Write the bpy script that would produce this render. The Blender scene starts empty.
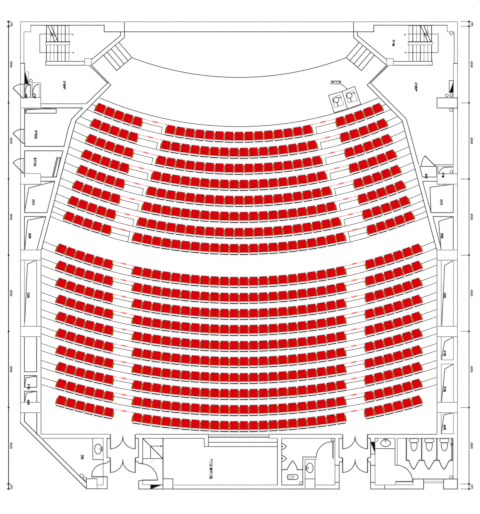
import bpy, math, random
from mathutils import Vector

# ------------------------------------------------------------------ camera, light, exposure
S = 0.06                                    # one unit of the printed plan, in metres
scene = bpy.context.scene
COL = scene.collection
def P(x, y): return ((x - 240) * S, (257 - y) * S)

cam = bpy.data.cameras.new('plan_camera')
cam.type = 'ORTHO'; cam.ortho_scale = 514 * S; cam.clip_end = 200
cam_o = bpy.data.objects.new('plan_camera', cam); COL.objects.link(cam_o)
cam_o.location = (0, 0, 40)
scene.camera = cam_o

world = bpy.data.worlds.new('World'); scene.world = world; world.use_nodes = True
world.node_tree.nodes['Background'].inputs[0].default_value = (1, 1, 1, 1)
world.node_tree.nodes['Background'].inputs[1].default_value = 0.35
sun = bpy.data.lights.new('sun', 'SUN'); sun.energy = 2.45; sun.angle = 0.05
sun_o = bpy.data.objects.new('sun', sun); COL.objects.link(sun_o); sun_o.location = (0, 0, 20)
scene.view_settings.view_transform = 'Standard'; scene.view_settings.look = 'None'
scene.view_settings.gamma = 1; scene.view_settings.exposure = 0
scene.view_settings.use_curve_mapping = False

# ------------------------------------------------------------------ materials
def lin(c):
    c /= 255.0
    return c / 12.92 if c <= 0.04045 else ((c + 0.055) / 1.055) ** 2.4
def mat(name, rgb, grain=0.0):
    m = bpy.data.materials.new(name); m.use_nodes = True
    nt = m.node_tree; b = nt.nodes['Principled BSDF']
    b.inputs['Roughness'].default_value = 1.0
    b.inputs['Specular IOR Level'].default_value = 0.0
    c = tuple(lin(v) for v in rgb) + (1,)
    if grain:
        tc = nt.nodes.new('ShaderNodeTexCoord'); no = nt.nodes.new('ShaderNodeTexNoise')
        no.inputs['Scale'].default_value = 6.0
        nt.links.new(tc.outputs['Object'], no.inputs['Vector'])
        r = nt.nodes.new('ShaderNodeValToRGB')
        r.color_ramp.elements[0].position = 0.3; r.color_ramp.elements[1].position = 0.7
        r.color_ramp.elements[0].color = tuple(v * (1 - grain) for v in c[:3]) + (1,)
        r.color_ramp.elements[1].color = tuple(min(1, v * (1 + grain)) for v in c[:3]) + (1,)
        nt.links.new(no.outputs['Fac'], r.inputs['Fac'])
        nt.links.new(r.outputs['Color'], b.inputs['Base Color'])
    else:
        b.inputs['Base Color'].default_value = c
    return m
M = dict(
    w=mat('white_paper', (246, 246, 246), 0.004),
    k=mat('black_ink', (14, 12, 14)),
    d=mat('dark_line_ink', (52, 52, 52)),
    m=mat('grey_line_ink', (92, 92, 92)),
    l=mat('pale_grey_line_ink', (164, 164, 162)),
    f=mat('pale_grey_fill', (208, 209, 208), 0.01),
    r=mat('seat_red', (205, 1, 14), 0.03),
    b=mat('armrest_brown', (148, 88, 4), 0.05),
    e=mat('seat_edge_black', (30, 14, 16)),
    p=mat('dimension_red', (226, 92, 92)),
)
ORDER = list(M)

# ------------------------------------------------------------------ mesh builder (plan units in, metres out)
WID = dict(k=1.1, d=1.0, m=0.95, l=1.0, p=0.55)
class Ink:
    n = 0
    def __init__(self): self.v = []; self.f = []; self.mi = []; self.slots = []
    def slot(self, t):
        if t not in self.slots: self.slots.append(t)
        return self.slots.index(t)
    def prism(self, pts, t, z0=0.0, z1=0.02):
        # pts already in metres; every top gets its own hair of height so that no two coincide
        Ink.n = (Ink.n + 1) % 149
        if z1 > 0: z1 += Ink.n * 0.00002
        a = 0
        n = len(pts)
        for i in range(n):
            x1, y1 = pts[i]; x2, y2 = pts[(i + 1) % n]; a += x1 * y2 - x2 * y1
        if a < 0: pts = pts[::-1]
        b = len(self.v)
        self.v += [(x, y, z0) for x, y in pts] + [(x, y, z1) for x, y in pts]
        s = self.slot(t)
        self.f.append(tuple(b + i for i in range(n))[::-1]); self.f.append(tuple(b + n + i for i in range(n)))
        self.mi += [s, s]
        for i in range(n):
            j = (i + 1) % n
            self.f.append((b + i, b + j, b + n + j, b + n + i)); self.mi.append(s)
    def fill(self, pts, t='w', z1=0.02, z0=0.0):
        self.prism([P(*p) for p in pts], t, z0, z1); return self
    def line(self, pts, t='m', w=None, z1=0.04, z0=0.0, close=False):
        w = (w or WID.get(t, 1.0)) * S
        q = [Vector(P(*p)) for p in pts]
        if close: q.append(q[0])
        n = len(q)
        for i in range(n - 1):
            d = q[i + 1] - q[i]
            if d.length < 1e-6: continue
            d.normalize(); nn = Vector((-d.y, d.x)) * w / 2
            a = q[i] - d * (w / 2 if (i == 0 or close) else w * .25); c = q[i + 1] + d * (w / 2 if (i == n - 2 or close) else w * .25)
            self.prism([tuple(a + nn), tuple(a - nn), tuple(c - nn), tuple(c + nn)], t, z0, z1)
        return self
    def box(self, x0, y0, x1, y1, t='m', fill='w', w=None, zf=0.02, z1=0.04):
        pts = [(x0, y0), (x1, y0), (x1, y1), (x0, y1)]
        if fill: self.fill(pts, fill, zf)
        if t: self.line(pts, t, w, z1, close=True)
        return self
    def arc(self, cx, cy, rx, a0, a1, t='m', w=None, ry=None, n=16, z1=0.04):
        ry = ry or rx
        pts = [(cx + rx * math.cos(math.radians(a0 + (a1 - a0) * i / n)), cy + ry * math.sin(math.radians(a0 + (a1 - a0) * i / n))) for i in range(n + 1)]
        return self.line(pts, t, w, z1)
    def ell(self, cx, cy, rx, ry, t='m', w=None, fill='w', zf=0.03, z1=0.045, n=20):
        pts = [(cx + rx * math.cos(2 * math.pi * i / n), cy + ry * math.sin(2 * math.pi * i / n)) for i in range(n)]
        if fill: self.fill(pts, fill, zf)
        return self.line(pts, t, w, z1, close=True)
    def mesh(self, name):
        me = bpy.data.meshes.new(name); me.from_pydata(self.v, [], self.f)
        for t in self.slots: me.materials.append(M[t])
        me.polygons.foreach_set('material_index', self.mi); me.update()
        return me
    def origin(self):
        xs = [v[0] for v in self.v]; ys = [v[1] for v in self.v]
        return ((min(xs) + max(xs)) / 2, (min(ys) + max(ys)) / 2)
    def build(self, name, parent=None, loc=None, z=0.0):
        ox, oy = self.origin() if loc is None else loc
        if parent is not None:
            ox, oy = parent.location.x, parent.location.y
        self.v = [(x - ox, y - oy, zz) for x, y, zz in self.v]
        o = bpy.data.objects.new(name, self.mesh(name)); COL.objects.link(o)
        if parent is not None: o.parent = parent; o.location = (0, 0, z)
        else: o.location = (ox, oy, z)
        return o

def tag(o, label, cat, group=None):
    o['label'] = label; o['category'] = cat
    if group: o['group'] = group
    return o
def struct(name, ink, z=0.0):
    o = ink.build(name, z=z); o['kind'] = 'structure'; return o
def root(name, x, y, label, cat, group=None, z=0.0):
    o = bpy.data.objects.new(name, None); COL.objects.link(o)
    o.empty_display_size = 0.2
    X, Y = P(x, y); o.location = (X, Y, z)
    return tag(o, label, cat, group)

# printed words: the letters are shaped from a font, then turned to read down the sheet
def words(name, text, x, y, h, length, rot=-90, parent=None, t='k', z=0.0, bold=0.0, thick=0.022, wid=None):
    """letters of cap width h across, laid over `length` units, centred at (x, y)"""
    cu = bpy.data.curves.new('letters', 'FONT'); cu.body = text; cu.size = 1; cu.extrude = 0.5
    cu.offset = bold; cu.resolution_u = 2
    cu.align_x = 'LEFT'
    ob = bpy.data.objects.new('letters', cu); COL.objects.link(ob)
    bpy.context.view_layer.update()
    dg = bpy.context.evaluated_depsgraph_get()
    me = bpy.data.meshes.new_from_object(ob.evaluated_get(dg))
    bpy.data.objects.remove(ob); bpy.data.curves.remove(cu)
    vs = [v.co.copy() for v in me.vertices]
    x0 = min(v.x for v in vs); x1 = max(v.x for v in vs); y0 = min(v.y for v in vs); y1 = max(v.y for v in vs)
    sx = length * S / (x1 - x0); sy = h * S / (y1 - y0)
    a = math.radians(rot); ca, sa = math.cos(a), math.sin(a)
    X, Y = P(x, y)
    bx, by = (parent.location.x, parent.location.y) if parent is not None else (X, Y)
    for v in me.vertices:
        px = (v.co.x - (x0 + x1) / 2) * sx; py = (v.co.y - (y0 + y1) / 2) * sy
        v.co = (px * ca - py * sa + X - bx, px * sa + py * ca + Y - by, thick if v.co.z > 0 else 0.0)
    me.materials.clear(); me.materials.append(M[t]); me.name = name
    o = bpy.data.objects.new(name, me); COL.objects.link(o)
    if parent is not None: o.parent = parent; o.location = (0, 0, z)
    else: o.location = (X, Y, z)
    return o

AX = 478.0                                   # the plan mirrors about x = 239
def mir(pts): return [(AX - x, y) for x, y in pts]

# ------------------------------------------------------------------ the sheet
sheet = Ink()
sheet.prism([(-30, -32), (30, -32), (30, 32), (-30, 32)], 'w', -0.1, 0.0)
struct('floor', sheet)

# ------------------------------------------------------------------ hall walls and their outlines
def side_walls(flip):
    F = mir if flip else (lambda p: p)
    side = 'right' if flip else 'left'
    # outer wall, upper run
    k = Ink()
    k.fill(F([(20.5, 21.8), (30.8, 21.8), (30.8, 31.8), (24, 31.8), (24, 63.4), (24.6, 63.4), (24.6, 97.5), (20.5, 97.5)]))
    k.line(F([(20.5, 97.5), (20.5, 21.8), (124.4, 21.8)]), 'l')
    k.line(F([(104.2, 25.2), (30.8, 25.2), (30.8, 31.8), (23.9, 31.8), (23.9, 63.4), (24.6, 63.4)]), 'l', 1.0)
    k.line(F([(104.2, 25.2), (30.8, 25.2)]), 'm', .9)
    k.line(F([(20.5, 63.4), (24.6, 63.4)]), 'm')
    k.line(F([(24.6, 63.4), (24.6, 97.5)]), 'm' if not flip else 'l')
    k.fill(F([(30.8, 21.8), (104.2, 21.8), (104.2, 25.2), (30.8, 25.2)]))
    if flip: k.fill([(453.6, 33), (455.2, 33), (455.2, 63), (453.6, 63)], 'f', 0.03)
    struct('wall_upper_' + side, k)
    # outer wall, lower run past the rooms
    k = Ink()
    ybot = 423 if not flip else 489
    k.fill(F([(20.5, 108), (24.5, 108), (24.5, 421 if not flip else 489), (20.5, ybot)]))
    k.line(F([(20.5, 108), (20.5, 173.5)]), 'l', 1.1)
    k.line(F([(20.5, 184.2), (20.5, 250)]), 'l', 1.1); k.line(F([(20.5, 260), (20.5, 326.5)]), 'l', 1.1)
    k.line(F([(20.5, 336.6), (20.5, 402.5)]), 'l', 1.1); k.line(F([(20.5, 412.6), (20.5, ybot)]), 'l', 1.1)
    
    struct('wall_outer_' + side, k)
    # stage-side slanting wall
    k = Ink()
    k.fill(F([(124.4, 31.8), (124.4, 37.5), (91.5, 65.2), (91.5, 59.6), (120.6, 35.5), (120.6, 31.8)]))
    k.line(F([(124.4, 21.8), (124.4, 37.5), (91.5, 65.2)]), 'm')
    k.line(F([(120.6, 32.2), (120.6, 35.5), (91.5, 59.6)]), 'm')
    struct('wall_proscenium_' + side, k)
    # thin wall from pillar to the corner of the hall
    k = Ink()
    k.fill(F([(89.5, 65.2), (92, 65.2), (110.9, 85), (107.5, 83.1)]))
    k.line(F([(89.8, 65.8), (107.5, 83.1)]), 'm'); k.line(F([(92, 65.8), (110.9, 85)]), 'm')
    if flip: k.line(F([(90.9, 65.8), (109.2, 84)]), 'l', .7)
    struct('wall_corner_' + side, k)
    # main slanting wall of the hall
    k = Ink()
    if not flip:
        inner = [(107.5, 83.1), (86.3, 103.8)]
        inner2 = [(82.5, 107.9), (71.8, 118.8), (68.4, 128), (64, 146.5)]
    else:
        inner = [(107.5, 83.1), (71.8, 118.8), (69.2, 128), (59.4, 164.5)]
        inner2 = []
    k.fill(F([(110.9, 85), (75.8, 120.8), (71.8, 118.8), (107.5, 83.1)]))
    k.fill(F([(75.8, 120.8), (41.3, 250), (36.6, 250), (71.8, 118.8)]))
    k.line(F([(110.9, 85), (75.8, 120.8), (41.3, 250)]), 'm', 1.0)
    k.line(F(inner), 'm', .95)
    if inner2: k.line(F(inner2), 'm', .95)
    struct('wall_slanting_' + side, k)
    # straight lower wall of the hall
    k = Ink()
    yb = 434.2
    k.fill(F([(41, 260), (36.7, 260), (36.7, 434.4), (41, 434.4)]))
    k.line(F([(41, 250), (41, yb)]), 'l' , 1.25)
    for a, b in ((260, 326.5), (336.6, 371.7), (412.7, 434.5)) if not flip else (): k.line(F([(36.7, a), (36.7, b)]), 'l', 1.1)
    struct('wall_lower_' + side, k)
    # stair hall wall
    k = Ink()
    k.box(*( (45.8, 61.4, 84.6, 65.2) if not flip else (AX - 84.6, 61.4, AX - 45.8, 65.2)), t='m', w=.85)
    struct('wall_landing_' + side, k)
side_walls(False); side_walls(True)

# wall behind the stage
k = Ink()
k.fill([(104.2, 21.8), (373.8, 21.8), (373.8, 31.8), (104.2, 31.8)])
k.line([(104.2, 25.2), (104.2, 31.8), (373.8, 31.8), (373.8, 25.2)], 'm', 1.0)
k.line([(124.4, 21.8), (353.6, 21.8)], 'l', 1.0)
struct('wall_stage', k)

# partitions between rooms at the left
k = Ink()
k.fill([(40.5, 103.8), (86.3, 103.8), (82.5, 107.9), (40.5, 107.9)])
k.line([(40.5, 103.8), (86.3, 103.8)], 'm', .8); k.line([(24.5, 107.9), (82.5, 107.9)], 'd', 1.0)
struct('wall_room_upper', k)
k = Ink()
k.fill([(24.6, 146.4), (64, 146.4), (63, 151), (24.6, 151)])
k.line([(24.6, 108), (24.6, 146.4), (64, 146.4)], 'm', 1); k.line([(24.6, 177), (24.6, 150.8), (63, 150.8)], 'm', 1)
k.line([(24.6, 130), (24.6, 143)], 'f', .1)
struct('wall_room_middle', k)
k = Ink()
k.fill([(40.8, 177), (56, 177), (54.9, 181.2), (40.8, 181.2)])
k.line([(40.8, 177.1), (56, 177.1), (63, 151)], 'm', .95); k.line([(40.8, 181.2), (54.9, 181.2)], 'm', .95)
struct('wall_room_lower', k)
# partitions at the right
k = Ink()
k.fill([(434, 164.6), (453.4, 164.6), (453.4, 166.4), (434, 166.4)])
k.line([(453.4, 108), (453.4, 164.6), (435, 164.6)], 'l', 1.2)
struct('wall_room_right', k)

# bottom-left diagonal wall and room walls
k = Ink()
k.fill([(20.5, 423), (24.4, 421.3), (86.5, 483), (86.5, 488.8)])
k.line([(20.5, 423), (86.5, 488.8)], 'd', 1.0); k.line([(24.4, 412.8), (24.4, 421.4), (86.5, 483)], 'd', .9)
struct('wall_diagonal', k)
k = Ink()
k.fill([(41, 434.2), (110.2, 434.2), (110.2, 438.2), (44, 438.2)])
k.line([(41, 434.2), (110.2, 434.2)], 'l', 1.1); k.line([(41.5, 438.3), (103.5, 438.3)], 'l', 1.2)
struct('wall_lavatory_top', k)
k = Ink()
k.fill([(103.2, 438.3), (107, 438.3), (107, 463), (103.2, 463)])
k.fill([(107, 457.7), (110.2, 457.7), (110.2, 461.5), (107, 461.5)])
k.line([(103.2, 438.3), (103.2, 485), (97, 485)], 'l', 1.0)
k.line([(110.2, 438.3), (107, 438.3), (107, 457.7), (110.2, 457.7), (110.2, 461.5), (107.6, 461.5), (106.8, 463.3), (104.5, 463.3)], 'm')
struct('wall_lavatory_side', k)
k = Ink()
k.box(86.4, 478.8, 97, 488.8, w=.9).box(97, 476.8, 107.2, 488.8, t=None)
k.line([(97, 478.8), (97, 488.8)], 'l'); k.line([(86.4, 488.8), (107.2, 488.8), (107.2, 476.8)], 'm')
struct('wall_lavatory_bottom', k)
# projection suite walls
k = Ink()
k.fill([(135.8, 434.3), (341.8, 434.3), (341.8, 438.3), (135.8, 438.3)])
k.line([(136, 434.3), (208.4, 434.3), (208.4, 446.6), (204.3, 446.6), (204.3, 438.3), (142.7, 438.3)], 'm', .8)
k.line([(269, 434.3), (341.8, 434.3)], 'm', .8); k.line([(269, 434.3), (269, 437.8)], 'm')
k.line([(269, 438.3), (277.4, 438.3)], 'l')
k.line([(281.7, 438.3), (334, 438.3)], 'l', 1.2)
struct('wall_projection_top', k)
k = Ink()
k.fill([(138.6, 438.3), (142.7, 438.3), (142.7, 463.3), (138.6, 463.3)]).fill([(135.6, 457.7), (138.7, 457.7), (138.7, 462), (135.6, 462)])
k.line([(135.8, 438.3), (138.6, 438.3), (138.6, 457.6), (135.6, 457.6), (135.6, 461.7), (138, 461.7), (138.8, 463.3), (142.7, 463.3), (142.7, 438.3)], 'm', .9)
struct('wall_projection_left', k)
k = Ink()
k.fill([(138.7, 480.2), (142.7, 480.2), (142.7, 485), (163, 485), (163, 489), (138.7, 489)])
k.line([(142.7, 480.2), (138.7, 480.8), (138.7, 489), (397 - 57.6, 489)], 'm', 1.0)
k.line([(142.7, 480.8), (142.7, 484.8), (163, 484.8)], 'l', .9)
k.fill([(172.9, 485), (277.4, 485), (277.4, 489), (172.9, 489)])
k.line([(174.5, 485), (277.4, 485)], 'l', 1.0)
k.box(163, 478.8, 172.9, 489, w=.95)
struct('wall_projection_bottom', k)
k = Ink()
k.fill([(277.4, 438.3), (281.7, 438.3), (281.7, 485), (277.4, 485)])
k.line([(277.4, 438.3), (277.4, 485)], 'm', .9); k.line([(281.7, 438.3), (281.7, 485), (302.5, 485)], 'm', .9)
struct('wall_projection_right', k)
k = Ink()
k.line([(163, 438.3), (163, 478.8)], 'm', 1.15)
struct('wall_stair_partition', k)
k = Ink()
k.fill([(302.8, 457), (316, 457), (316, 459.4), (305.2, 459.4), (305.2, 489), (302.8, 485)])
k.line([(302.8, 485), (302.8, 457), (316, 457)], 'm', .95); k.line([(305.1, 489), (305.1, 459.4), (316, 459.4)], 'l', 1.2)
k.line([(315, 459.4), (315, 489)], 'l', 1.3)
struct('wall_washroom_partition', k)
k = Ink()
k.fill([(335, 438.3), (339, 438.3), (339, 489), (335, 489)]).fill([(339, 457.5), (342.4, 457.5), (342.4, 461.8), (339, 461.8)])
k.line([(342.3, 438.3), (339, 438.3), (339, 457.6), (342.3, 457.6), (342.3, 461.8), (339.2, 461.8), (339.2, 489)], 'm', .9)
k.line([(333, 458), (335, 459.6), (335, 485), (316, 485)], 'l', 1.1)
struct('wall_washroom_right', k)
k = Ink()
k.line([(335, 465.3), (339.2, 465.3)], 'm').line([(335, 482.3), (339.2, 482.3)], 'm')
struct('window_1', k)
# bottom right washroom walls
k = Ink()
k.fill([(367.9, 434.3), (437, 434.3), (437, 438.3), (367.9, 438.3)]).fill([(370.6, 438.3), (375, 438.3), (375, 489), (370.6, 489)])
k.line([(367.8, 438.3), (367.8, 434.3), (437, 434.3)], 'm', .85)
k.line([(367.9, 438.3), (370.6, 438.3), (370.6, 457.6), (367.8, 457.9), (367.8, 461.8), (370.6, 461.8), (370.6, 489), (423.6, 489)], 'm', .95)
k.line([(375, 438.3), (395, 438.3)], 'l', 1).line([(375, 453), (375, 485), (395, 485)], 'l', 1)
k.line([(370.6, 454), (375, 454)], 'm').line([(384.6, 485), (384.6, 489)], 'm', .8)
struct('wall_restroom_left', k)
k = Ink()
k.line([(370.6, 465.3), (375, 465.3)], 'm').line([(370.6, 482.3), (375, 482.3)], 'm')
struct('window_2', k)
k = Ink()
k.fill([(395, 438.3), (397.3, 438.3), (397.3, 465), (395, 465)])
k.line([(395, 438.3), (395, 465.2), (397.3, 465.2)], 'm', .9).line([(397.3, 465.2), (397.3, 438.3)], 'l', 1).line([(397.3, 438.3), (453, 438.3)], 'l', 1.1)
struct('wall_restroom_partition', k)
k = Ink()
k.line([(453.2, 438.3), (453.2, 478)], 'l', 1)
k.fill([(413.4, 479), (423.6, 479), (423.6, 489), (413.4, 489)]).line([(412.6, 481.5), (413.6, 479), (457.4, 479)], 'm', 1)
k.line([(423.6, 479), (423.6, 489), (395, 489)], 'm', 1.0)
k.box(443.6, 479, 457.4, 489, w=1)
struct('wall_restroom_bottom', k)
k = Ink()
k.fill([(424.2, 480.6), (443.2, 480.6), (443.2, 483), (424.2, 483)], 'f', .03).line([(424, 483.2), (443.4, 483.2)], 'l', .5)
struct('window_3', k)
k = Ink()
k.fill([(208.9, 434.2), (268.6, 434.2), (268.6, 438.2), (208.9, 438.2)], 'f', .03).line([(208.9, 437.4), (269, 437.4)], 'm', .8).line([(208.9, 434.4), (269, 434.4)], 'l', .7)
struct('window_4', k, z=0.021)
tag(Ink().fill([(208.8, 442.3), (277, 442.3), (277, 446.6), (208.8, 446.6)]).line([(208.4, 442.3), (277.4, 442.3)], 'm', .85).line([(208.4, 446.6), (277.4, 446.6)], 'm', .85).build('projection_counter'),
    'long narrow counter drawn as two lines under the grey projection window', 'counter')

# ------------------------------------------------------------------ pillars
PG = 'square pillars on the outer walls'
pil = [
    ('small white square pillar where left stair wall meets slanting stage wall', (84.6, 58.6, 91.4, 65.3), 'l'),
    ('small white square pillar where right stair wall meets slanting stage wall', (386.6, 58.6, 393.4, 65.3), 'l'),
    ('white pillar block on left outer wall, topmost, under the two small closets', (20.5, 97.6, 40.7, 107.9), 'l'),
    ('white pillar block on left outer wall, second from top, below the swinging doors', (20.5, 173.6, 40.7, 184.2), 'l'),
    ('white pillar block on left outer wall, third from top, level with the cross aisle', (20.5, 250, 41, 260.1), 'l'),
    ('white pillar block on left outer wall, fourth from top, under the tall narrow shaft', (20.5, 326.4, 41, 336.6), 'l'),
    ('white pillar block on left outer wall, lowest, above the diagonal wall', (20.5, 402.4, 41, 412.6), 'l'),
    ('white pillar block on right outer wall, topmost, under the black hydrant marker', (437, 97.9, 457.4, 108), 'm'),
    ('white pillar block on right outer wall, second from top, above the large shaft', (437.2, 173.8, 457.4, 184.1), 'l'),
    ('white pillar block on right outer wall, third from top, level with the cross aisle', (437, 250, 457.4, 260.1), 'l'),
    ('white pillar block on right outer wall, fourth from top, under the tall narrow shaft', (437, 326.4, 457.4, 336.6), 'l'),
    ('white pillar block on right outer wall, lowest, just above the toilets', (437, 402.4, 457.4, 412.6), 'l'),
]
for lb, (a, b, c, d), t in pil:
    tag(Ink().box(a, b, c, d, t=t, w=.95 if t == 'm' else 1.0, zf=.03, z1=.05).build('pillar'), lb, 'pillar', PG)

# ------------------------------------------------------------------ stage
CX, CY = 239.0, -225.0
def on(R, x): return CY + math.sqrt(R * R - (x - CX) ** 2)
def arcpts(R, xa, xb, n=24): return [(xa + (xb - xa) * i / n, on(R, xa + (xb - xa) * i / n)) for i in range(n + 1)]
def arcs(Rr, xa, xb, cy, n=40):
    return [(xa + (xb - xa) * i / n, cy + math.sqrt(Rr * Rr - (xa + (xb - xa) * i / n - CX) ** 2)) for i in range(n + 1)]
front = arcs(300.6, 132, 346, -223.2)
k = Ink().fill([(124.9, 32.3), (353.1, 32.3), (353.1, 37.8), (346, 57.5)] + front[::-1][1:-1] + [(132, 57.5), (124.9, 37.8)], z1=.03)
k.line(front, 'm', .9, z1=.05)
tag(k.build('stage'), 'wide white stage with a curved front edge, at the top of the hall', 'stage')
tr = [((119, 42.6), (131.9, 57.5)), ((115.3, 45.7), (128.1, 60.7)), ((111.3, 49), (124.2, 64)), ((107.4, 52.2), (120.4, 67.4)), ((103.8, 55.3), (116.6, 70.6))]
for flip in (False, True):
    F = mir if flip else (lambda p: p)
    s = 'right' if flip else 'left'
    r = root('stage_steps', *F([(118, 57)])[0], f'short flight of four slanted steps at the {s} end of the stage', 'steps')
    for i in range(4):
        a, b = tr[i]; c, d = tr[i + 1]
        q = Ink().fill(F([a, b, d, c]), z1=.05 - .01 * i).line(F([c, d]), 'm', .95, z1=.06)
        q.line(F([b, d]), 'm', .95, z1=.06)
        if i == 0: q.line(F([a, b]), 'm', .95, z1=.06)
        q.build('tread', r)

# ------------------------------------------------------------------ seating tiers
def wallx(y):
    if y < 120.8: return 110.9 + (75.8 - 110.9) * (y - 85) / (120.8 - 85)
    if y < 250: return 75.8 + (41.3 - 75.8) * (y - 120.8) / (250 - 120.8)
    return 41.0
def hit(R):
    x = 70.0
    for _ in range(60): x = x + 0.5 * (wallx(on(R, x)) - x)
    return x
RF = [361.25 + 16.03 * i for i in range(8)]
RB = [506.4 + 16.02 * i for i in range(10)]
NUM = ['first', 'second', 'third', 'fourth', 'fifth', 'sixth', 'seventh', 'eighth', 'ninth', 'tenth', 'eleventh', 'twelfth',
       'thirteenth', 'fourteenth', 'fifteenth', 'sixteenth', 'seventeenth', 'eighteenth', 'nineteenth', 'twentieth', 'twenty-first', 'twenty-second']
def side_start(blk, r): return (100.5 - 4.47 * r) if blk == 0 else 61.4
def centre_start(blk, r): return (170.6 - 4.72 * r) if blk == 0 else 137.3
PITCHES = (9.78, 9.76)
def seat_list():
    """(block, row, section, index, count, x, y, phi)"""
    out = []
    for blk, RR, ns in ((0, RF, 5), (1, RB, 6)):
        for r, R in enumerate(RR):
            x0 = side_start(blk, r); p0 = math.asin((x0 - CX) / R); pt = PITCHES[blk] / R
            for i in range(ns):
                p = p0 + i * pt
                out.append((blk, r, 'left', i, ns, p))
            for i in range(ns):
                p = -(p0 + (ns - 1 - i) * pt)
                out.append((blk, r, 'right', i, ns, p))
            nc = 15 + r if blk == 0 else 22
            c0 = math.asin((centre_start(blk, r) - CX) / R)
            for i in range(nc):
                out.append((blk, r, 'centre', i, nc, c0 + (-2 * c0) * i / (nc - 1)))
    return out
SEATS = seat_list()
def RR(blk, r): return (RF if blk == 0 else RB)[r]

# first curved step in front of the seats
k = Ink().line(arcpts(351.6, 100, 378, 50), 'm', .8)
tag(k.build('front_row_kerb'), 'long curved line of the kerb in front of the first seat row', 'kerb')
for blk in (0, 1):
    for r in range(8 if blk == 0 else 9):
        R = RR(blk, r)
        Ra, Rb = R - 0.7, R + 6.1
        xa, xb = hit(Ra), hit(Rb)
        k = Ink()
        n = 40
        top = arcpts(Ra, xa + .5, AX - xa - .5, n); bot = arcpts(Rb, xb + .5, AX - xb - .5, n)
        for i in range(n):
            k.fill([top[i], top[i + 1], bot[i + 1], bot[i]], z1=.006)
        lst = side_start(blk, r); ns = 5 if blk == 0 else 6
        p_end = math.asin((lst - CX) / R) + (ns - 1) * PITCHES[blk] / R
        pe = p_end + 4.9 / R; ps = math.asin((lst - CX) / R) - 4.6 / R
        pc = math.asin((centre_start(blk, r) - CX) / R) - 4.6 / R
        at = lambda q, p: CX + q * math.sin(p)
        for s in (0, 1):
            F = mir if s else (lambda p: p)
            lines = [Ra, Rb]
            if (blk, r) == (0, 7): lines = [R - 3.9, R + 1.4, R + 6.6]
            for j, q in enumerate(lines):
                k.line(F(arcpts(q, hit(q), at(q, ps), 4)), 'm', .75, z1=.0105)
                e = at(q, pc) - (3.9 if (blk == 0 and j < len(lines) - 1) else 0)
                k.line(F(arcpts(q, at(q, pe), e, 4)), 'm', .75, z1=.0105)
            if blk == 0:
                e = at(lines[0], pc) - 3.9; e2 = at(lines[-1], pc) - 3.9
                k.line(F([(e, on(lines[0], e)), (e2, on(lines[-1], e2))]), 'm', .75, z1=.0105)
        where = 'front block' if blk == 0 else 'back block'
        tag(k.build('seating_tier'), f'curved white step under the {NUM[r]} seat row of the {where}, counted from the stage', 'step', 'curved steps under the seat rows')

# ------------------------------------------------------------------ seats
def lm(ink, name):
    ink.v = [(x, y, z) for x, y, z in ink.v]; return ink.mesh(name)
def loc(pts): return [(x * S, y * S) for x, y in pts]      # seat-local, +y towards the stage
def cushion_ink(K, T=lambda p: loc(p), z=0.0):
    K.prism(T([(-3.95, 4.5), (3.95, 4.5), (4.15, -3.7), (-4.15, -3.7)]), 'r', z, z + .07)
    K.prism(T([(-4.05, 5.05), (4.05, 5.05), (4.0, 4.5), (-4.0, 4.5)]), 'e', z, z + .075)
    K.prism(T([(-4.1, -3.7), (4.1, -3.7), (4.1, -4.1), (-4.1, -4.1)]), 'e', z, z + .06)
    for e in (-1, 1): K.prism(T([(e * 3.95, 4.3), (e * 4.22, 4.3), (e * 4.42, -3.7), (e * 4.15, -3.7)]), 'e', z, z + .072)
def arm_ink(K, side, end, T=lambda p: loc(p), z=0.0):
    w = 5.5 if end else 4.83
    pts = [(side * 4.02, 3.4), (side * (4.5 if end else w), 3.2), (side * w, .8), (side * w, -3.6), (side * (w - .35), -4.3), (side * 4.16, -4.3)]
    K.prism(T(pts), 'b', z, z + .09)
def back_ink(K, T=lambda p: loc(p), z=0.0):
    K.prism(T([(-4.1, -3.95), (4.1, -3.95), (4.1, -5.0), (-4.1, -5.0)]), 'w', z, z + .1)
def trim_ink(K, T=lambda p: loc(p), z=0.0):
    K.prism(T([(-4.25, -4.95), (4.25, -4.95), (4.25, -6.1), (-4.25, -6.1)]), 'k', z, z + .12)
    for e in (-1, 1): K.prism(T([(e * 4.1, -3.95), (e * 4.3, -3.95), (e * 4.3, -4.95), (e * 4.1, -4.95)]), 'e', z, z + .11)
def mk(fn, name, *a):
    K = Ink(); fn(K, *a); return K.mesh(name)
ME = dict(c=mk(cushion_ink, 'seat_cushion'), b=mk(back_ink, 'backrest'), t=mk(trim_ink, 'rear_trim'))
for sd in (-1, 1):
    for e in (False, True): ME[(sd, e)] = mk(arm_ink, 'armrest', sd, e)
ordinal_row = {0: 'in front of the cross aisle', 1: 'behind the cross aisle'}
single, rest = [], Ink()
for s in SEATS:
    if s[0] == 0 or s[1] < 2: single.append(s)
    elif s[1] == 2 and s[2] == 'centre' and 9 <= s[3] <= 12: single.append(s)
    else:
        blk, r, sec, i, n, p = s; R = RR(blk, r) + (.5 if sec == 'centre' else .2)
        x = CX + R * math.sin(p); y = CY + R * math.cos(p); X, Y = P(x, y)
        c, sn = math.cos(p), math.sin(p)
        T = lambda pts: [(X + (a * c - b * sn) * S, Y + (a * sn + b * c) * S) for a, b in pts]
        z = .0135 if r < 9 else 0.0
        cushion_ink(rest, T, z); arm_ink(rest, -1, i == 0, T, z); arm_ink(rest, 1, i == n - 1, T, z); back_ink(rest, T, z); trim_ink(rest, T, z)
proto = None
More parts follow.
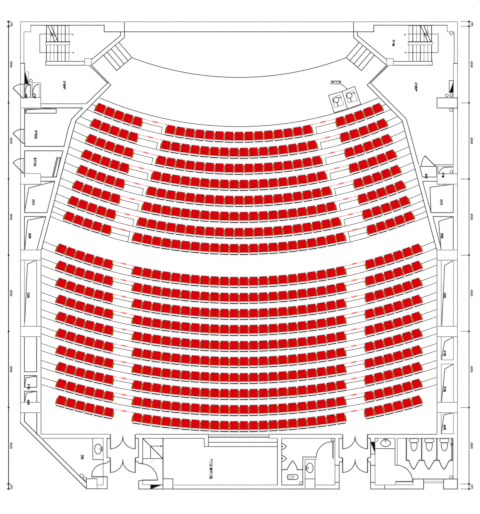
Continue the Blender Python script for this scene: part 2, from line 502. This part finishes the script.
def make_seat():
    o = bpy.data.objects.new('theatre_seat', None); COL.objects.link(o); o.empty_display_size = .1
    made = []
    for nm, key in (('seat_cushion', 'c'), ('armrest', (-1, False)), ('armrest', (1, False)), ('backrest', 'b')):
        ch = bpy.data.objects.new(nm, ME[key]); COL.objects.link(ch); ch.parent = o
        if nm == 'backrest': ch['label'] = 'white backrest strip'
        if nm == 'armrest': ch['label'] = 'brown armrest'
        made.append(ch)
    tr = bpy.data.objects.new('rear_trim', ME['t']); COL.objects.link(tr); tr.parent = made[3]; tr['label'] = 'black rear edge'; made.append(tr)
    return o, made
proto, kids = make_seat()
for q, (blk, r, sec, i, n, p) in enumerate(single):
    if q == 0: o = proto; ks = kids
    else:
        o = proto.copy(); COL.objects.link(o); ks = []
        for ch in kids:
            c = ch.copy(); c.parent = o if ch.name[:9] != 'rear_trim' else ks[3]; COL.objects.link(c); ks.append(c)
    R = RR(blk, r)
    R += .5 if sec == 'centre' else .2
    X, Y = P(CX + R * math.sin(p), CY + R * math.cos(p))
    o.location = (X, Y, .0135); o.rotation_euler = (0, 0, p)
    ks[1].data = ME[(-1, i == 0)]; ks[2].data = ME[(1, i == n - 1)]
    if blk == 0: row = f'{NUM[r]} row from the stage'
    else: row = f'{NUM[r]} row behind the cross aisle'
    o['label'] = f'red seat, {NUM[i]} from the left in the {sec} block, {row}'
    o['category'] = 'seat'
    o['group'] = f"red seats of the {'front' if blk == 0 else 'back'} {sec} block"
o = rest.build('theatre_seats'); o['kind'] = 'stuff'
tag(o, 'red seats filling the remaining rows at the back of the hall', 'seats')

# ------------------------------------------------------------------ red dimensions across the aisles
for blk in (0, 1):
    for r in range(8 if blk == 0 else 10):
        R = RR(blk, r) - 4.2
        lst = side_start(blk, r); ns = 5 if blk == 0 else 6
        p_end = math.asin((lst - CX) / RR(blk, r)) + (ns - 1) * PITCHES[blk] / RR(blk, r)
        xe = CX + RR(blk, r) * math.sin(p_end) + 6.6
        xc = centre_start(blk, r) - 4.4
        for s in (0, 1):
            F = mir if s else (lambda p: p)
            pts = F(arcpts(R, xe, xc, 4))
            mid = pts[2]
            where = f"{NUM[r]} row from the stage" if blk == 0 else f"{NUM[r]} row behind the cross aisle"
            rt = root('aisle_dimension', *mid, f"thin red dimension line across the {'right' if s else 'left'} aisle, {where}", 'dimension', 'red dimension lines across the aisles', z=.012)
            k = Ink().line(pts, 'p', .45, z1=.02)
            k.ell(*pts[0], .45, .45, 'p', .3, 'p', zf=.02, z1=.02, n=8); k.ell(*pts[-1], .45, .45, 'p', .3, 'p', zf=.02, z1=.02, n=8)
            k.build('dimension_line', rt)
            ang = math.degrees(math.atan2(-(pts[-1][1] - pts[0][1]), pts[-1][0] - pts[0][0]))
            if s: ang += 180
            words('dimension_text', '1200', mid[0], mid[1] - .1, 1.9, 5.2, rot=ang, parent=rt, t='p', thick=.024, bold=.045)

# ------------------------------------------------------------------ long dimension strings on both sides
YS = [21.5, 26.3, 102.9, 179, 255.2, 331.3, 407.5, 484, 489]
for s, X0 in (('left', 8.55), ('right', 469.05)):
    rt = root('dimension_string', X0, 255, f'long vertical dimension line of bays down the {s} margin', 'dimension')
    Ink().line([(X0, 21), (X0, 489)], 'd' if s == 'left' else 'l', 1.0 if s == 'left' else 1.4).build('dimension_line', rt)
    for y in YS:
        end = y in (21.5, 26.3, 484, 489)
        k = Ink().ell(X0, y, 1.0 if end else .75, .7, 'k', .5, 'k', zf=.045, z1=.045, n=10)
        if s == 'right': k.line([(461, y), (468.2, y)], 'l', 1.0)
        elif end: k.line([(X0 - 1.8, y), (X0 + 1.8, y)], 'm', .6)
        k.build('tick_mark', rt)
    for i in range(8):
        a, b = YS[i], YS[i + 1]
        if i in (0, 7): words('dimension_text', '290', X0 + 3.0, (a + b) / 2 + .2, 2.4, 4.8, parent=rt, t='k', bold=.035)
        else: words('dimension_text', '4500', X0 + 2.7, (a + b) / 2 + (-.3 if i else 0), 2.5, 6.8, parent=rt, t='k', bold=.035)

# ------------------------------------------------------------------ corner stairs
for flip in (False, True):
    F = mir if flip else (lambda p: p)
    s = 'right' if flip else 'left'
    rt = root('staircase', *F([(58, 43)])[0], f'stair drawn with two flights of narrow treads in the upper {s} corner room', 'staircase')
    xs = [46.4, 50.2, 54, 57.7, 61.4, 65.2, 69]
    for a, b in ((25.4, 41.6), (45, 61.3)):
        k = Ink().fill(F([(xs[0], a), (xs[-1], a), (xs[-1], b), (xs[0], b)]), z1=.02)
        for i, x in enumerate(xs):
            k.line(F([(x, a), (x, b)]), 'd' if i in (0, 3, 5) else 'l', .9, z1=.035)
        if a < 30: k.line(F([(xs[0], a), (xs[-1], a)]), 'k', 1.1, z1=.036)
        k.build('stair_flight', rt)
    Ink().fill(F([(45.8, 41.9), (69.8, 41.9), (69.8, 44.8), (45.8, 44.8)]), z1=.04).line(F([(45.8, 41.9), (69.8, 41.9)]), 'k', 1.1, z1=.05).line(
        F([(69.8, 41.9), (69.8, 44.8), (45.8, 44.8), (45.8, 41.9)]), 'l', .9, z1=.05).build('handrail', rt)
    k = Ink().line(F([(70, 34), (39.8, 34), (39.8, 52.6), (70, 52.6)]), 'm', .7, z1=.052)
    k.build('walking_line', rt)
    bx = 48.0 if not flip else 420.8
    k = Ink().fill([(bx, 25.8), (bx + 3, 25.8), (bx + 9.8, 41.4), (bx + 7, 41.4)], z1=.053)
    k.line([(bx, 25.6), (bx + 7, 41.6)], 'd', .9, z1=.06).line([(bx + 3, 25.6), (bx + 9.8, 41.6)], 'd', .9, z1=.06)
    k.line([(bx + 3, 32.4), (bx + 6.4, 35.8)], 'k', .8, z1=.061).line([(bx + 6.4, 32.2), (bx + 3, 35.8)], 'd', .8, z1=.061)
    k.build('break_line', rt)
    tx = 72.8 if not flip else 405.2
    words('stair_text', '上', tx, 34.6, 2.2, 2.4, parent=rt, bold=.06); words('stair_text', '下', tx, 52.5, 2.2, 2.2, parent=rt, bold=.06)

# ------------------------------------------------------------------ room names
def room(text, x, y, L, label, h=3.2, b=.075):
    tag(words('room_name', text, x, y, h, L, bold=b), label, 'text')
room('候场厅', 64.3, 85.2, 9, 'small black room name in the upper left corner room')
room('候场厅', 415.9, 87, 9.3, 'small black room name of three characters in the upper right corner room')
room('弱电', 393.5, 43, 7, 'small black room name of two characters left of the upper right stair', 2.8)
room('化妆室', 36, 134.5, 9, 'small black room name in the upper dressing room at the left wall')
room('服装室', 35, 162, 9, 'small black room name in the lower dressing room at the left wall')
room('卫生', 82.4, 457, 5.2, 'small black room name beside the lower left washbasin', 3.2)
room('灯光放映控制室', 211, 468.8, 20.8, 'tall column of black characters in the projection room', 3.6, .06)

# ------------------------------------------------------------------ shafts along the walls
def shaft(label, poly, skew, text=None, tone='m', tsize=(3.0, 5.8), base=.02, sk='m'):
    cx = sum(p[0] for p in poly) / len(poly); cy = sum(p[1] for p in poly) / len(poly)
    rt = root('shaft', cx, cy, label, 'shaft')
    Ink().fill(poly, z1=base).line(poly, tone, .95, close=True).build('shaft_wall', rt)
    if skew: Ink().line(skew, sk, .9, z1=.05).build('opening_line', rt)
    if text: words('shaft_text', text[0], text[1], text[2], tsize[0], tsize[1], parent=rt, z=base, bold=.08, thick=.035)
    return rt
shaft('large white shaft with two characters at left wall, just below the second pillar', [(24.6, 184.4), (40.7, 184.4), (40.7, 181.3), (54.8, 181.3), (47, 212.6), (24.6, 212.6)], [(24.7, 212), (28.7, 188), (54.5, 181.4)], ('排烟', 33.3, 202.2))
shaft('white shaft at left wall narrowing down to the third pillar', [(24.4, 216.6), (45.8, 216.6), (36.8, 250), (24.4, 250)], [(24.8, 250), (27.6, 220.2), (45.6, 216.8)], ('风井', 29.8, 235.8), tone='m')
shaft('tall narrow white shaft at left wall between the third and fourth pillars', [(24.4, 260.2), (36.6, 260.2), (36.6, 326.3), (24.4, 326.3)], [(24.8, 322), (27.4, 264), (36.6, 260.2)], ('排风', 28.3, 295.4), tone='l')
shaft('plain empty narrow shaft at left wall just below the fourth pillar', [(24.4, 336.7), (36.6, 336.7), (36.6, 371.8), (24.4, 371.8)], None)
shaft('small square shaft at left wall, upper of two above the lowest pillar', [(24.4, 375.6), (36.8, 375.6), (36.8, 387.3), (24.4, 387.3)], [(24.8, 387), (25.9, 377.8), (36.5, 376.3)], ('强电', 28.6, 386.7), tsize=(2.8, 5.4))
shaft('small square shaft at left wall, lower of two, touching the lowest pillar', [(24.4, 391.2), (36.8, 391.2), (36.8, 402.3), (24.4, 402.3)], [(24.8, 402), (26.2, 393.2), (36.5, 391.4)], ('水井', 28.4, 402.2), tsize=(2.8, 5.8))
shaft('empty narrow shaft with slanted bottom beside the lower left diagonal wall', [(24.4, 412.7), (36.8, 412.7), (36.8, 433.6), (24.4, 421.4)], None)
shaft('large white shaft with two characters at right wall, just below the second pillar', [(422.6, 181.3), (437.1, 181.3), (437.1, 184.3), (453.2, 184.3), (453.2, 212.6), (431, 212.6)], [(431, 212), (430, 187.3), (453, 184.3)], ('排烟', 441.3, 202.2))
shaft('white shaft with slanted left side at right wall, above the third pillar', [(433, 216.6), (453.2, 216.6), (453.2, 250), (441.4, 250)], [(441.2, 250), (438.6, 221.4), (453, 216.9)], ('风井', 442, 235.7))
shaft('tall narrow white shaft at right wall between the third and fourth pillars', [(441.2, 260.2), (453.4, 260.2), (453.4, 326.3), (441.2, 326.3)], [(441.8, 325), (444.7, 265.5), (453.2, 260.4)], ('排风', 444.7, 295.5), tone='l')
shaft('short white shaft at right wall just below the fourth pillar', [(441.2, 336.7), (453.4, 336.7), (453.4, 359.9), (441.2, 359.9)], [(441.5, 359.5), (444.6, 342), (453.2, 336.9)], ('强电', 444.7, 353.4), tone='l')
shaft('narrow white shaft at right wall standing on the lowest pillar', [(441.2, 364), (453.4, 364), (453.4, 402.3), (441.2, 402.3)], [(441.5, 402), (444.8, 369), (453.2, 364.2)], ('弱电', 444.7, 389.2), tone='l')
shaft('white shaft at right wall between the lowest pillar and the toilets', [(441.2, 412.7), (453.4, 412.7), (453.4, 433.8), (441.2, 433.8)], [(441.5, 433.5), (443.8, 414.8), (453.2, 413)], ('水井', 444.7, 427.3), tone='l')
shaft('thin slanted duct in the corner of the lower dressing room', [(56.9, 157.6), (60.2, 157.6), (56.4, 177), (52.3, 177)], [(57.9, 158.5), (53.6, 176)], None)
shaft('flat horizontal duct under the topmost left pillar', [(25.6, 109), (56.2, 109), (56.2, 113.2), (25.6, 113.2)], [(25.6, 112), (27.5, 109.8), (50, 108.6)], None)
# closets
shaft('left of two small closets above the topmost left pillar', [(24.7, 84.4), (30.4, 84.4), (30.4, 97.4), (24.7, 97.4)], [(25, 97), (25.3, 90), (26.6, 86.3), (29.5, 84.8)], ('水井', 26.3, 96), tsize=(2.6, 5.0), sk='d')
r = shaft('right of two small closets above the topmost left pillar, with a grey strip', [(32.2, 84), (33, 82.7), (39.8, 82.7), (40.8, 84), (40.8, 97.4), (32.2, 97.4)], [(32.8, 97), (33, 90), (35, 85.6), (38.6, 84.3)], ('强电', 34.6, 96), tone='l', tsize=(2.8, 5.0), sk='d')
Ink().fill([(38.3, 85), (40.6, 84), (40.6, 97), (38.3, 97)], 'f', .03).build('side_panel', r)
shaft('small closet with slanted side below the triangular door at the right', [(419.7, 166.4), (436.6, 166.4), (436.8, 177), (422.4, 177)], None, ('水井', 426.3, 176), tsize=(3.2, 5.2))
shaft('tiny closet with curved door line on the second right pillar', [(437.9, 166.4), (453.2, 166.4), (453.2, 173.7), (437.9, 173.7)], [(438.6, 173.6), (440.5, 169.6), (443.5, 167.6), (453, 166.9)], ('强电', 443, 175.2), tone='l', tsize=(3.2, 5.4))

# ------------------------------------------------------------------ doors
nd = [0]
def door(ink):
    nd[0] += 1
    o = ink.build(f'door_{nd[0]}', z=.0); o['kind'] = 'structure'; return o
def fan(c, pts, t='m', leaf=None, w=.9):
    k = Ink().line(pts, t, w, z1=.05)
    if leaf: k.line(leaf, t, 1.0, z1=.06)
    return k
for y0 in (88.3, 133.5, 162.8):
    k = Ink().fill([(13, y0), (16, y0 - 2.4), (20.5, y0 - 4), (24.4, y0 - 4), (24.4, y0 + 10), (22.6, y0 + 9.6)], z1=.025)
    k.line([(13, y0), (14.5, y0 - 1.6), (17, y0 - 3.1), (20.5, y0 - 4.2), (24.6, y0 - 4.2)], 'm', .95, z1=.05)
    k.line([(13, y0), (22.6, y0 + 9.6), (24.4, y0 + 9.8)], 'd', .95, z1=.06)
    k.fill([(22.4, y0 - 3.8), (23.9, y0 - 3.8), (23.9, y0 + 8.5), (22.4, y0 + 8.5)], 'f', .03)
    door(k)
k = Ink().fill([(425.1, 155.9), (435, 166), (421.2, 166), (422.6, 160)], z1=.025)
k.line([(421.2, 166.4), (421.6, 163), (423, 158.8), (425.1, 155.9)], 'm', .9, z1=.05).line([(425.1, 155.9), (435.3, 166)], 'd', 1, z1=.06)
door(k)
def double(xa, xb, y0, yl):
    R = (xb - xa) / 2; xm = (xa + xb) / 2
    k = Ink()
    L = [(xa + R * math.sin(a), y0 + R * math.cos(a)) for a in [math.pi / 2 * i / 10 for i in range(11)]]
    Rr = [(xa + xb - x, y) for x, y in L]
    k.line([(xa, y0 - 1.5), (xa, y0 + R)], 'd', 1.0, z1=.06).line(L, 'm', .95, z1=.05)
    k.line([(xb, y0 - 1.5), (xb, y0 + R)], 'd', 1.0, z1=.06).line(Rr, 'm', .95, z1=.05)
    door(k)
double(110.4, 135.2, 436.4, 0); double(110.4, 135.2, 460, 0)
double(342.7, 367.5, 436.4, 0); double(342.7, 367.5, 460, 0)
def quarter(cx, cy, r, a0, a1, leaf, extra=None):
    k = Ink().arc(cx, cy, r, a0, a1, 'm', .95, z1=.05)
    k.line(leaf, 'd', 1.1, z1=.06)
    if extra: extra(k)
    door(k)
quarter(104.3, 476.3, 12.6, -180, -90, [(92, 476.8), (107, 476.8)])
quarter(141.2, 480, 16.2, -90, 0, [(142.7, 480.1), (157, 480.1)])
quarter(332, 457.6, 15.8, -180, -92, [(332.9, 441), (332.9, 457.8)], lambda k: k.fill([(333.2, 441.5), (335.2, 441.5), (335.2, 457), (333.2, 457)], 'f', .04).line([(335.2, 438.3), (335.2, 458)], 'l', .7, z1=.05))
quarter(396, 481.8, 16.7, -86, -4, [(396, 481.6), (413, 481.6)], lambda k: k.line([(396, 481.6), (395, 484.8), (413, 484.8), (413, 481.6)], 'l', .9, z1=.05))

# ------------------------------------------------------------------ hydrant boxes (half-black rectangles)
def hydrant(label, box, tri, t='m'):
    cx = (box[0] + box[2]) / 2; cy = (box[1] + box[3]) / 2
    rt = root('hydrant_box', cx, cy, label, 'fire hydrant', 'half-black hydrant boxes')
    Ink().box(*box, t=t, w=.8, zf=.03, z1=.045).build('cabinet', rt)
    Ink().fill(tri, 'k', .06).build('black_marker', rt)
hydrant('upright black triangle hydrant box above the two small left closets', (24.8, 71.9, 28.6, 83.8), [(24.3, 72.4), (25.6, 72.6), (28.9, 84), (24.3, 84)], 'l')
hydrant('upright half-black hydrant box above the topmost right pillar', (449.2, 80.5, 453.2, 92.6), [(453.5, 80.6), (453.5, 92.6), (449.2, 92.6)])
hydrant('flat black triangle hydrant box in the wall left of the projection room', (150.6, 484.9, 163, 489), [(150.6, 484.6), (163.2, 484.6), (150.6, 489.4)])
hydrant('downward black triangle hydrant box beside the lower right washbasin', (370.8, 442, 375, 454), [(370.4, 441.9), (375, 441.9), (375, 453.8)])

# ------------------------------------------------------------------ pipes and drains
for x, y, r, lb in [
    (30.9, 80.8, 1.4, 'tiny circle of a pipe beside the black triangle at the upper left'),
    (451.4, 33.3, 1.6, 'tiny circle of a pipe in the upper right corner of the right stair room'),
    (446.9, 95.4, 1.4, 'left of two tiny pipe circles on top of the topmost right pillar'),
    (451.4, 95.4, 1.3, 'right of two tiny pipe circles on top of the topmost right pillar'),
    (451.3, 109.9, 1.6, 'tiny pipe circle just under the topmost right pillar'),
    (451.4, 172, 1.4, 'tiny pipe circle inside the small closet on the second right pillar'),
    (81.8, 475.6, 1.7, 'upper of two tiny pipe circles by the lower left diagonal wall'),
    (84.9, 478.6, 1.5, 'lower of two tiny pipe circles by the lower left diagonal wall'),
    (301.2, 483.3, 1.5, 'tiny drain circle in the corner of the squat toilet stall'),
    (333.1, 439.9, 1.6, 'tiny pipe circle at the hinge of the washroom door'),
    (376.4, 439.8, 1.6, 'tiny pipe circle left of the lower right washbasin'),
    (451.8, 444.4, 1.2, 'tiny pipe circle on the rightmost stall partition'),
    (451.2, 477.2, 1.5, 'tiny drain circle in the lower right corner below the stalls')]:
    tag(Ink().ell(x, y, r, r, 'm', .7, n=12, zf=.045, z1=.06).build('pipe'), lb, 'pipe', 'tiny pipe and drain circles')

# ------------------------------------------------------------------ washbasins
def basin(label, cbox, cx, cy, rx, ry, taps, lines):
    rt = root('washbasin', (cbox[0] + cbox[2]) / 2, (cbox[1] + cbox[3]) / 2, label, 'washbasin')
    k = Ink().box(*cbox, t=None, zf=.03)
    for a in lines: k.line(a, 'm', .85, z1=.045)
    k.build('counter_top', rt)
    Ink().ell(cx, cy, rx, ry, 'm', .95, zf=.045, z1=.055).build('bowl', rt)
    k = Ink()
    for x, y in taps: k.ell(x, y, .45, .45, 'k', .35, 'k', zf=.065, z1=.065, n=8)
    k.line([taps[0], taps[1]], 'd', .5, z1=.06)
    k.build('tap', rt)
basin('oval washbasin in a tall counter in the lower left room', (92.6, 438.6, 103, 459.6), 98, 449, 3.3, 5, [(99.6, 449), (102.2, 449), (101.9, 447.2), (101.9, 450.8)], [[(92.8, 438.6), (92.8, 459.6), (103, 459.6)]])
basin('oval washbasin beside the squat toilet stall', (305.4, 459.6, 314.8, 478.8), 309.9, 467.9, 3.2, 4.9, [(308.6, 467.9), (305.8, 467.9), (306, 466.2), (306, 469.6)], [[(305.2, 478.9), (315, 478.9)]])
basin('oval washbasin under the wall in the lower right restroom', (375.3, 438.7, 394.8, 448.5), 385.6, 443.2, 4.9, 3.3, [(385.6, 441.9), (385.6, 439), (383.9, 439), (387.4, 439)], [[(375.2, 448.6), (394.8, 448.6)]])

# ------------------------------------------------------------------ toilets, stalls, urinals
ORD = ['left', 'middle', 'right']
for i, x in enumerate((414, 429.2, 444.4)):
    rt = root('toilet', x, 444, f'{ORD[i]} one of the three white toilets in the stalls at the lower right', 'toilet', 'toilets in the stalls')
    Ink().fill([(x - 4, 438.8), (x + 4, 438.8), (x + 4.5, 440.8), (x + 3.6, 442.4), (x - 3.6, 442.4), (x - 4.5, 440.8)], z1=.05).line(
        [(x - 3.8, 438.7), (x + 3.8, 438.7), (x + 4.5, 439.6), (x + 4.4, 441.3), (x + 3.5, 442.5), (x - 3.5, 442.5), (x - 4.4, 441.3), (x - 4.5, 439.6)], 'm', .8, z1=.07, close=True).build('tank', rt)
    b = [(x - 2.6, 442.9), (x + 2.6, 442.9), (x + 3.2, 445), (x + 2.7, 448), (x + 1.4, 450.4), (x, 451), (x - 1.4, 450.4), (x - 2.7, 448), (x - 3.2, 445)]
    Ink().fill(b, z1=.04).line(b, 'm', .9, z1=.055, close=True).build('bowl', rt)
    q = [(408.8, 460.4), (410.4, 464.8), (412, 467.7), (413.8, 469.4), (415.4, 467.2), (417.2, 463.6), (419.2, 460.5)]
    tag(Ink().line([(a + x - 414, c) for a, c in q], 'd', .95, z1=.06).build('stall_door'), f'pointed folding door of the {ORD[i]} toilet stall at the lower right', 'door', 'pointed folding stall doors')
for x, a, b, lb in ((406.3, 406.3, 408.8, 'leftmost dark partition of the toilet stalls at the lower right'), (421.7, 419.2, 424, 'dark partition between the left and middle toilets'),
                    (436.9, 434.3, 439.2, 'dark partition between the middle and right toilets'), (452, 449.6, 452.3, 'rightmost dark partition of the toilet stalls at the lower right')):
    tag(Ink().line([(x, 438.6), (x, 460.3)], 'd', 1.2, z1=.08).line([(a, 460.3), (b, 460.3)], 'k', 1.0, z1=.08).build('stall_partition'), lb, 'partition', 'toilet stall partitions')
for y, lb in ((446.5, 'upper'), (458.5, 'lower')):
    q = [(282, y - 3), (284, y - 2.2), (286.4, y), (284, y + 2.2), (282, y + 3)]
    rt = root('urinal', 284, y, f'{lb} of the two small pointed urinals on the washroom wall', 'urinal', 'pointed urinals on the wall')
    Ink().fill(q, z1=.05).line(q, 'k', .85, z1=.07).build('bowl', rt)
    Ink().ell(282.4, y, .6, .6, 'k', .4, 'k', n=8, zf=.06, z1=.06).build('drain', rt)
q = [(286.9, 469.7), (289.5, 464.8), (292.4, 460.6), (295, 463.6), (296.4, 466.4), (297.2, 469.7)]
tag(Ink().line(q, 'd', .9, z1=.06).build('stall_door'), 'pointed folding door above the squat toilet', 'door')
tag(Ink().line([(281.9, 469.7), (286.9, 469.7)], 'k', .9, z1=.08).line([(297.2, 469.7), (302.8, 469.7)], 'k', .9, z1=.08).build('stall_partition'), 'short dark stubs of partition on both sides of the squat toilet door', 'partition')
rt = root('squat_toilet', 292.7, 477, 'small flat oblong squat toilet below the pointed door', 'toilet')
q = [(288.4, 474.7), (296, 474.7), (297.6, 475.5), (298, 477.1), (297.6, 478.7), (296, 479.5), (288.4, 479.5), (287.4, 478.6), (287.4, 475.6)]
Ink().fill(q, z1=.04).line(q, 'd', .85, z1=.05, close=True).build('basin', rt)
Ink().line([(288.6, 476.2), (293.4, 476.2), (294, 477.1), (293.4, 478.1), (288.6, 478.1)], 'm', .6, z1=.055).build('footrest', rt)

# small stair by the projection room
rt = root('small_stair', 152.8, 448.5, 'small square stair with a diagonal line left of the projection room', 'stair')
Ink().fill([(143, 438.6), (162.6, 438.6), (162.6, 458.5), (143, 458.5)], z1=.03).line([(142.8, 458.6), (163, 458.6)], 'm', .85).build('landing', rt)
Ink().line([(142.9, 438.5), (162.9, 458.6)], 'd', 1.0, z1=.05).build('diagonal_line', rt)
Ink().line([(162, 446.1), (151, 446.1)], 'm', .85, z1=.048).line([(150.6, 446.5), (150.6, 458)], 'm', .9, z1=.048).fill([(160.2, 445.1), (162.6, 446.1), (160.2, 447.1)], 'k', .052).build('arrow', rt)
words('stair_text', '下', 151.5, 461.2, 2.0, 2.4, parent=rt, t='d')

# ------------------------------------------------------------------ wheelchair spaces in front of the seats
b1 = [(328.6, 95.4), (342, 91.5), (347.5, 108.8), (334.1, 112.6)]
b2 = [(342, 91.5), (354.7, 86.4), (360.8, 104.2), (347.5, 108.8)]
for nm, bx, c, off in (('left', b1, (336.3, 100.1), (0, 0)), ('right', b2, (349.4, 95.6), (13.6, -4.6))):
    rt = root('wheelchair_space', sum(p[0] for p in bx) / 4, sum(p[1] for p in bx) / 4, f'{nm} of the two tilted wheelchair spaces in front of the seats', 'wheelchair space', 'wheelchair spaces')
    Ink().fill(bx, z1=.02).line(bx, 'm', .85, close=True, z1=.035).build('outline', rt)
    inn = [(332, 97.7), (340, 94.9), (343.9, 104.8), (334.6, 107.6)]
    k = Ink().line([(a + off[0], b + off[1]) for a, b in inn], 'l', .8, close=True, z1=.04)
    k.build('inner_frame', rt)
    k = Ink().ell(c[0], c[1], 2.6, 2.6, 'k', .75, zf=.04, z1=.05, n=16)
    k.line([(c[0] + .8, c[1] + 2.4), (c[0] + 1.9, c[1] + 6)], 'd', .95, z1=.05).line([(c[0] + 1.8, c[1] - 2.2), (c[0] + 5, c[1] - 3.2), (c[0] + 4.6, c[1] - 1.8)], 'm', .8, z1=.05)
    k.line([(c[0] - 3.4, c[1] - .8), (c[0] - 2.7, c[1] + 2)], 'm', .7, z1=.05)
    k.build('wheelchair_mark', rt)
rt = root('callout', 338, 84, 'small black caption with a pointer line to the wheelchair spaces', 'text')
words('caption_text', '轮椅席位', 336, 81.7, 2.8, 10.4, rot=0, parent=rt, bold=.055)
Ink().line([(330, 83.9), (341, 83.9), (347.2, 89)], 'm', .8).build('pointer_line', rt)
